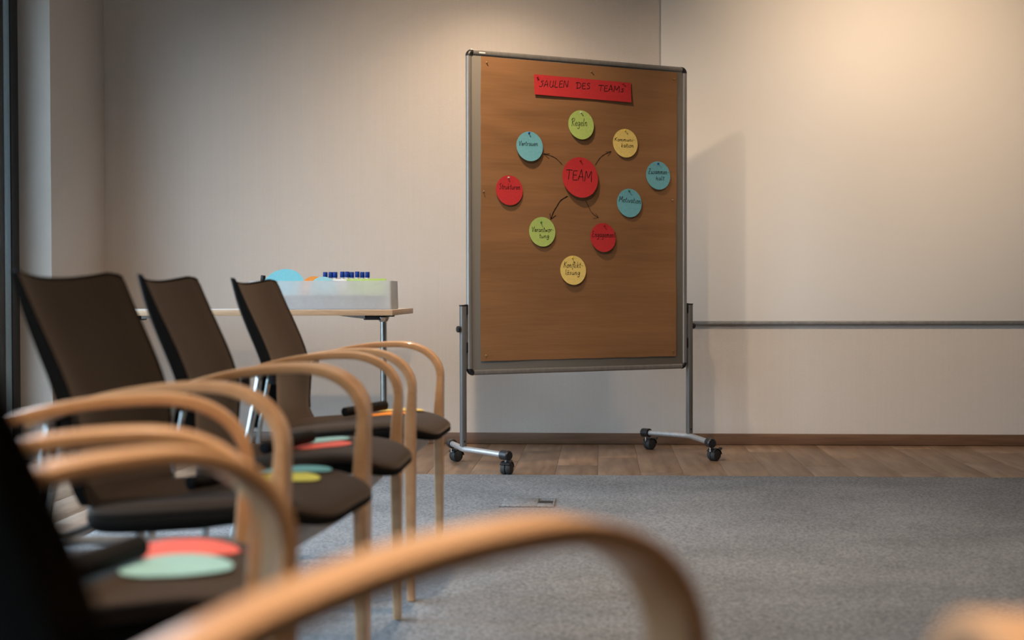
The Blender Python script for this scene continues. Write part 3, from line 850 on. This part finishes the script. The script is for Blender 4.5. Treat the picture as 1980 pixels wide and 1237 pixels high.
def marker_mesh(root, body, cap, L=0.135, R=0.0115, axis='Z', capfrac=0.30, end=None):
    a = L * (1 - capfrac)
    bm = bmesh.new(); k_ = 0.78 if axis == 'Z' else 0.95; lathe(bm, [(R * 0.7, 0), (R * k_, 0.002), (R * k_, a)], 16, (0, 0, 0), axis); obj('barrel', bm, body, root)
    bm = bmesh.new(); lathe(bm, [(R, a + 0.0005), (R * 1.03, a + 0.001), (R, L - 0.002), (R * 0.86, L)], 16, (0, 0, 0), axis); obj('cap', bm, cap, root)
caps = [618, 628.5, 637.8, 651.8, 661.6, 670.5, 681.8, 691.6, 702]
names9 = ['first', 'second', 'third', 'fourth', 'fifth', 'sixth', 'seventh', 'eighth', 'last']
for i, px in enumerate((-1.340, -1.3143, -1.2915, -1.2572, -1.2328, -1.2110, -1.1832, -1.1592, -1.1335)):
    z0 = IZ + 0.0415
    r = empty('marker', (px, 6.86 + (0.003 if i % 2 else -0.003), z0), label='blue capped marker, %s from the left of the row standing in the tray' % names9[i], cat='marker', group='blue capped markers in the tray')
    marker_mesh(r, C_WHITE, C_CAPBLUE, L=0.134 + (0.002 if i in (3, 4, 6) else 0), R=0.0112, capfrac=0.21)
r = empty('marker', (-1.664, 6.885, IZ + 0.001), label='black marker leaning in the left end of the tray', cat='marker')
marker_mesh(r, M_BLACK, M_BLACK, L=0.16, R=0.012)
r.rotation_euler = (0, radians(4), 0)

# ------------------------------------------------------------------ bentwood armchair
ZP, XP, AA, XF, BB, NN, AW = 0.664, 0.123, 0.674, 0.262, 0.108, 2.17, 0.273
def seat_top(x, y):
    base = 0.4435 + 0.020 * max(0, min(1, (x + 0.12) / 0.26)) ** 1.2
    d = max(0.0, x - 0.175) / 0.13
    base -= 0.034 * d ** 2.1
    base += 0.005 * (1 - min(1, (y / 0.215) ** 2))
    return base
def outline(phi, ins=0.0):
    c, s = cos(phi), sin(phi)
    e = 2 / 5.0
    ax, ay = 0.2265 - ins, 0.2225 - ins
    x = 0.0785 + ax * math.copysign(abs(c) ** e, c)
    k = 1 - 0.02 * max(0, min(1, (0.05 - x) / 0.2))
    y = ay * k * math.copysign(abs(s) ** e, s)
    return x, y
def seat_bm(layers, n=56):
    """layers: list of (rho, dz) rings; rho scales outline toward the seat centre"""
    bm = bmesh.new(); rings = []
    for rho, dz in layers:
        ring = []
        for k in range(n):
            x, y = outline(2 * pi * k / n)
            x = 0.0785 + (x - 0.0785) * rho; y *= rho
            ring.append(bm.verts.new((x, y, seat_top(x, y) + dz * (1 - 0.40 * max(0, min(1, (x - 0.10) / 0.2))))))
        rings.append(ring)
    for a, b in zip(rings, rings[1:]):
        for i in range(n):
            bm.faces.new((a[i], a[(i + 1) % n], b[(i + 1) % n], b[i]))
    for ring in (rings[0], rings[-1]):
        p = sum((v.co for v in ring), Vector()) / n
        c = bm.verts.new((p.x, p.y, p.z))
        for i in range(n): bm.faces.new((ring[i], ring[(i + 1) % n], c))
    return bm
BX = [(0.430, -0.108), (0.470, -0.126), (0.520, -0.127), (0.570, -0.126), (0.620, -0.136), (0.670, -0.154), (0.720, -0.176), (0.780, -0.204), (0.850, -0.234)]
BHW = [(0.430, 0.198), (0.470, 0.196), (0.540, 0.206), (0.620, 0.213), (0.720, 0.217), (0.850, 0.220)]
BTH = [(0.430, 0.016), (0.520, 0.027), (0.680, 0.029), (0.770, 0.022), (0.850, 0.009)]
BCV = [(0.430, 0.004), (0.480, 0.014), (0.600, 0.031), (0.720, 0.038), (0.850, 0.040)]
def back_bm(f0, f1, shrink=0.0, nu=18, nv=30):
    """slab between depth fractions f0..f1 (0 = front face, 1 = back face)"""
    bm = bmesh.new()
    def P(s, t, f):
        u = -1 + 2 * s
        zt = 0.836 + 0.017 * u * u - 0.010 * max(0, (abs(u) - 0.86) / 0.14) ** 2 - shrink
        z = 0.442 + (zt - 0.442) * t
        hw = interp(BHW, z) - shrink
        x = interp(BX, z) - interp(BCV, z) * (1 - abs(u) ** 2.5)
        rim = max(0, (abs(u) - 0.9) / 0.1) ** 2
        th = interp(BTH, z)
        edge = 0.004 * rim if f0 == 0 and f == f0 else 0
        return (x - th * f - edge, hw * u, z)
    F = [[bm.verts.new(P(i / nu, j / nv, f0)) for j in range(nv + 1)] for i in range(nu + 1)]
    G = [[bm.verts.new(P(i / nu, j / nv, f1)) for j in range(nv + 1)] for i in range(nu + 1)]
    for i in range(nu):
        for j in range(nv):
            bm.faces.new((F[i][j], F[i + 1][j], F[i + 1][j + 1], F[i][j + 1]))
            bm.faces.new((G[i][j], G[i][j + 1], G[i + 1][j + 1], G[i + 1][j]))
    per = [(i, 0) for i in range(nu)] + [(nu, j) for j in range(nv)] + [(i, nv) for i in range(nu, 0, -1)] + [(0, j) for j in range(nv, 0, -1)]
    for a, b in zip(per, per[1:] + per[:1]):
        bm.faces.new((F[a[0]][a[1]], G[a[0]][a[1]], G[b[0]][b[1]], F[b[0]][b[1]]))
    return bm
def arm_bm(sgn):
    """one bent strip: armrest sweeping forward and down into the front leg"""
    pts = []
    x = -0.185
    while x < XP - 0.001:
        pts.append((x, ZP - AA * (XP - x) ** 2)); x += 0.02
    for k in range(0, 23):
        t = (k / 22) * pi / 2
        px = XP + (XF - XP) * sin(t) ** (2 / NN)
        pz = ZP - BB + BB * cos(t) ** (2 / NN)
        pts.append((px, pz))
    for z in (0.53, 0.49, 0.45, 0.40, 0.30, 0.20, 0.10, 0.05, 0.003):
        pts.append((XF - 0.004 * (0.55 - z) / 0.55, z))
    # thin out near-duplicates
    q = [pts[0]]
    for p in pts[1:]:
        if (p[0] - q[-1][0]) ** 2 + (p[1] - q[-1][1]) ** 2 > 0.006 ** 2: q.append(p)
    pts = q
    # arc length for thickness
    L = [0]
    for a, b in zip(pts, pts[1:]): L.append(L[-1] + sqrt((a[0] - b[0]) ** 2 + (a[1] - b[1]) ** 2))
    secs = []
    n = len(pts)
    for i, (px, pz) in enumerate(pts):
        a = pts[max(i - 1, 0)]; b = pts[min(i + 1, n - 1)]
        tx, tz = b[0] - a[0], b[1] - a[1]
        ln = sqrt(tx * tx + tz * tz); tx /= ln; tz /= ln
        nx, nz = -tz, tx                       # outward (up / forward)
        if pz > 0.56 or px < XP + 0.05:
            th = 0.0175 + 0.002 * max(0, min(1, (px - XP) / 0.12))
            wd = 0.047
        else:
            th = interp([(0.0, 0.0185), (0.25, 0.0245), (0.42, 0.0275), (0.47, 0.0265), (0.56, 0.0185)], pz)
            wd = interp([(0.0, 0.032), (0.40, 0.044), (0.56, 0.047)], pz)
        sec = []
        rr = 0.0035
        for k in range(16):                    # rounded rectangle, four points per corner
            q4, j = divmod(k, 4)
            t = pi / 2 * q4 + pi / 2 * j / 3
            lat = (1 if q4 in (0, 3) else -1) * (wd / 2 - rr) + rr * cos(t)
            dep = (1 if q4 in (0, 1) else -1) * (th / 2 - rr) + rr * sin(t)
            d = dep - th / 2
            sec.append((px + nx * d, sgn * AW + lat, pz + nz * d))
        secs.append(sec)
    bm = bmesh.new()
    sweep(bm, pts, secs)
    return bm
def make_chair():
    r = empty('armchair')
    seat = obj('seat', seat_bm([(0.25, 0), (0.5, 0), (0.72, 0), (0.86, -0.0008), (0.94, -0.0025), (0.98, -0.006), (1.0, -0.012), (0.998, -0.017), (0.985, -0.020), (0.5, -0.021)]), M_FABRIC, r, 60)
    obj('seat_pan', seat_bm([(0.5, -0.0215), (0.985, -0.0205), (1.0, -0.023), (1.0, -0.034), (0.985, -0.043), (0.95, -0.050), (0.88, -0.053), (0.6, -0.054)]), M_SHELL, seat, 60)
    back = obj('backrest', back_bm(0.0, 0.10, 0.003), M_FABRIC, r, 50)
    obj('back_shell', back_bm(0.11, 1.0, -0.0015), M_SHELL, back, 50)
    pts = []
    for u, z in [(-1, 0.47 + 0.36 * k / 12) for k in range(13)] + [(-0.97 + 1.94 * k / 16, None) for k in range(17)] + [(1, 0.83 - 0.36 * k / 12) for k in range(13)]:
        if z is None:
            z = 0.836 + 0.017 * u * u - 0.010 * max(0, (abs(u) - 0.86) / 0.14) ** 2 - 0.0005
        pts.append((interp(BX, z) - interp(BCV, z) * (1 - abs(u) ** 2.5) - 0.003, (interp(BHW, z) - 0.0005) * u, z))
    obj('piping', mk(tube, pts, 0.0032, 8), M_SHELL, back)
    for s in (1, -1):
        obj('armrest', arm_bm(s), M_BEECH, r, 24)
        rl = obj('rear_leg', mk(tube, smooth_path([(-0.160, s * 0.243, 0.598), (-0.174, s * 0.244, 0.52), (-0.197, s * 0.245, 0.40), (-0.232, s * 0.246, 0.18), (-0.272, s * 0.247, 0.008)], 4), 0.0105, 14), M_CHROME, r)
        obj('glide', mk(lathe, [(0.011, 0.001), (0.013, 0.004), (0.012, 0.016)], 14, (-0.272, s * 0.247, 0)), M_BLACK, rl)
        obj('back_strut', mk(tube, smooth_path([(-0.136, s * 0.240, 0.600), (-0.148, s * 0.241, 0.53), (-0.166, s * 0.240, 0.44), (-0.164, s * 0.232, 0.402), (-0.130, s * 0.214, 0.387)], 4), 0.0068, 12), M_CHROME, r)
        bm = bmesh.new()
        secs = [[(xa, s * 0.241, z), (xa, s * 0.2445, z), (xb, s * 0.2445, z), (xb, s * 0.241, z)] for xa, xb, z in ((-0.160, -0.136, 0.597), (-0.174, -0.148, 0.53), (-0.190, -0.163, 0.45))]
        sweep(bm, secs, secs)
        obj('leg_web', bm, M_SHELL, rl)
        obj('arm_bracket', mk(box, -0.134, -0.114, s * 0.258 - 0.008, s * 0.258 + 0.008, 0.568, 0.606, 0.003), M_BLACK, r)
        obj('side_rail', mk(tube, [(-0.186, s * 0.225, 0.386), (-0.10, s * 0.212, 0.386), (0.20, s * 0.212, 0.391), (0.238, s * 0.24, 0.391), (0.243, s * 0.262, 0.391)], 0.0085, 12), M_ALU, r)
    bm = bmesh.new()
    box(bm, 0.205, 0.222, -0.235, 0.235, 0.358, 0.398, 0.006)
    obj('front_bar', bm, M_ALU2, r)
    obj('rear_bar', mk(tube, [(-0.196, -0.240, 0.375), (-0.196, 0.240, 0.375)], 0.008, 12), M_ALU, r)
    return r
def chair_world(q, x, y, z):
    X, Y, th = q
    return Vector((X + cos(th) * x - sin(th) * y, Y + sin(th) * x + cos(th) * y, z))
QA, QB, QC = (-0.740, 3.975, -0.023), (-0.747, 3.206, 0.020), (-0.749, 2.579, -0.075)
QD, QE, QF = (-0.691, 1.735, 0.273), (-0.318, 1.016, 0.747), (0.461, 0.500, 1.571)
proto = make_chair()
LABELS = ['bentwood armchair nearest the table, with a marker on orange and yellow cards',
          'bentwood armchair second from the table, with a marker on teal and red cards',
          'bentwood armchair third from the table, blue and lime cards on its seat',
          'bentwood armchair at the left edge, coral and pale blue cards on its seat',
          'blurred foreground armchair with its wooden arm sweeping across the bottom of the picture',
          'armchair at the bottom right corner, only its blurred arm bend in view']
for q, lb in zip((QA, QB, QC, QD, QE, QF), LABELS):
    o = proto if q is QA else dup(proto, (0, 0, 0), 0)
    o.location = (q[0], q[1], 0.0028); o.rotation_euler = (0, 0, q[2])
    tag(o, lb, 'chair', 'bentwood armchairs set in a ring')

# ------------------------------------------------------------------ cards and markers lying on the seats
def seat_card(q, x, y, m, lift, label, rad=0.0695):
    root = empty('round_card', chair_world(q, x, y, 0.0028 + seat_top(x, y)), q[2], label=label, cat='card', group='round cards lying on the seats')
    z0 = seat_top(x, y)
    bm = bmesh.new()
    hh = lambda a, b: seat_top(x + a, y + b) - z0 + lift
    c = bm.verts.new((0, 0, hh(0, 0))); prev = None
    for qn in range(1, 7):
        r = rad * qn / 6
        ring = [bm.verts.new((r * cos(2 * pi * k / 40), r * sin(2 * pi * k / 40), hh(r * cos(2 * pi * k / 40), r * sin(2 * pi * k / 40)))) for k in range(40)]
        for k in range(40):
            if prev: bm.faces.new((prev[k], prev[(k + 1) % 40], ring[(k + 1) % 40], ring[k]))
            else: bm.faces.new((c, ring[k], ring[(k + 1) % 40]))
        prev = ring
    thicken(bm, (0, 0, -0.0007))
    o = obj('card_sheet', bm, m, root)
seat_card(QA, 0.125, 0.020, C_ORANGE, 0.0015, 'orange round card under the marker on the seat nearest the table')
seat_card(QA, 0.150, 0.150, C_YELLOW, 0.0035, 'yellow round card on the seat nearest the table')
seat_card(QB, 0.095, 0.060, C_TEAL, 0.0035, 'teal round card on the second seat from the table')
seat_card(QB, 0.115, -0.040, C_CORAL, 0.0015, 'red round card on the second seat from the table')
seat_card(QC, 0.148, 0.150, C_BLUE, 0.0035, 'blue round card on the third seat from the table')
seat_card(QC, 0.158, 0.030, C_LIME, 0.0015, 'lime yellow round card on the third seat from the table')
seat_card(QD, 0.160, 0.090, C_CORAL, 0.0015, 'coral red round card on the seat at the left edge', 0.078)
seat_card(QD, 0.157, -0.045, C_TEAL, 0.0035, 'pale blue round card on the seat at the left edge')
def seat_marker(q, a, b, label, R=0.0135):
    pa, pb = Vector((a[0], a[1], seat_top(*a))), Vector((b[0], b[1], seat_top(*b)))
    d = (pb - pa).normalized()
    mid = (pa + pb) / 2
    zoff = max(seat_top(*(pa.lerp(pb, t).xy)) - pa.lerp(pb, t).z for t in (0, .25, .5, .75, 1)) + R * 1.05 + 0.0055
    s = chair_world(q, pa.x, pa.y, pa.z + zoff + 0.0028); e = chair_world(q, pb.x, pb.y, pb.z + zoff + 0.0028)
    r = empty('marker', s, label=label, cat='marker', group='black markers on the seats')
    r.rotation_mode = 'QUATERNION'
    r.rotation_quaternion = (e - s).to_track_quat('X', 'Z')
    marker_mesh(r, M_INK, M_INK, L=(e - s).length, R=R, axis='X', capfrac=0.62)
seat_marker(QA, (0.030, -0.070), (0.118, 0.085), 'black marker on the orange card, on the seat nearest the table')
seat_marker(QB, (0.018, -0.190), (0.092, -0.030), 'black marker on the red card, on the second seat from the table')
seat_marker(QC, (0.045, -0.150), (0.100, -0.060), 'black marker on the third seat from the table, behind the wooden legs')
seat_marker(QD, (0.015, -0.125), (0.112, 0.005), 'black marker beside the pale blue card on the leftmost seat', 0.0150)
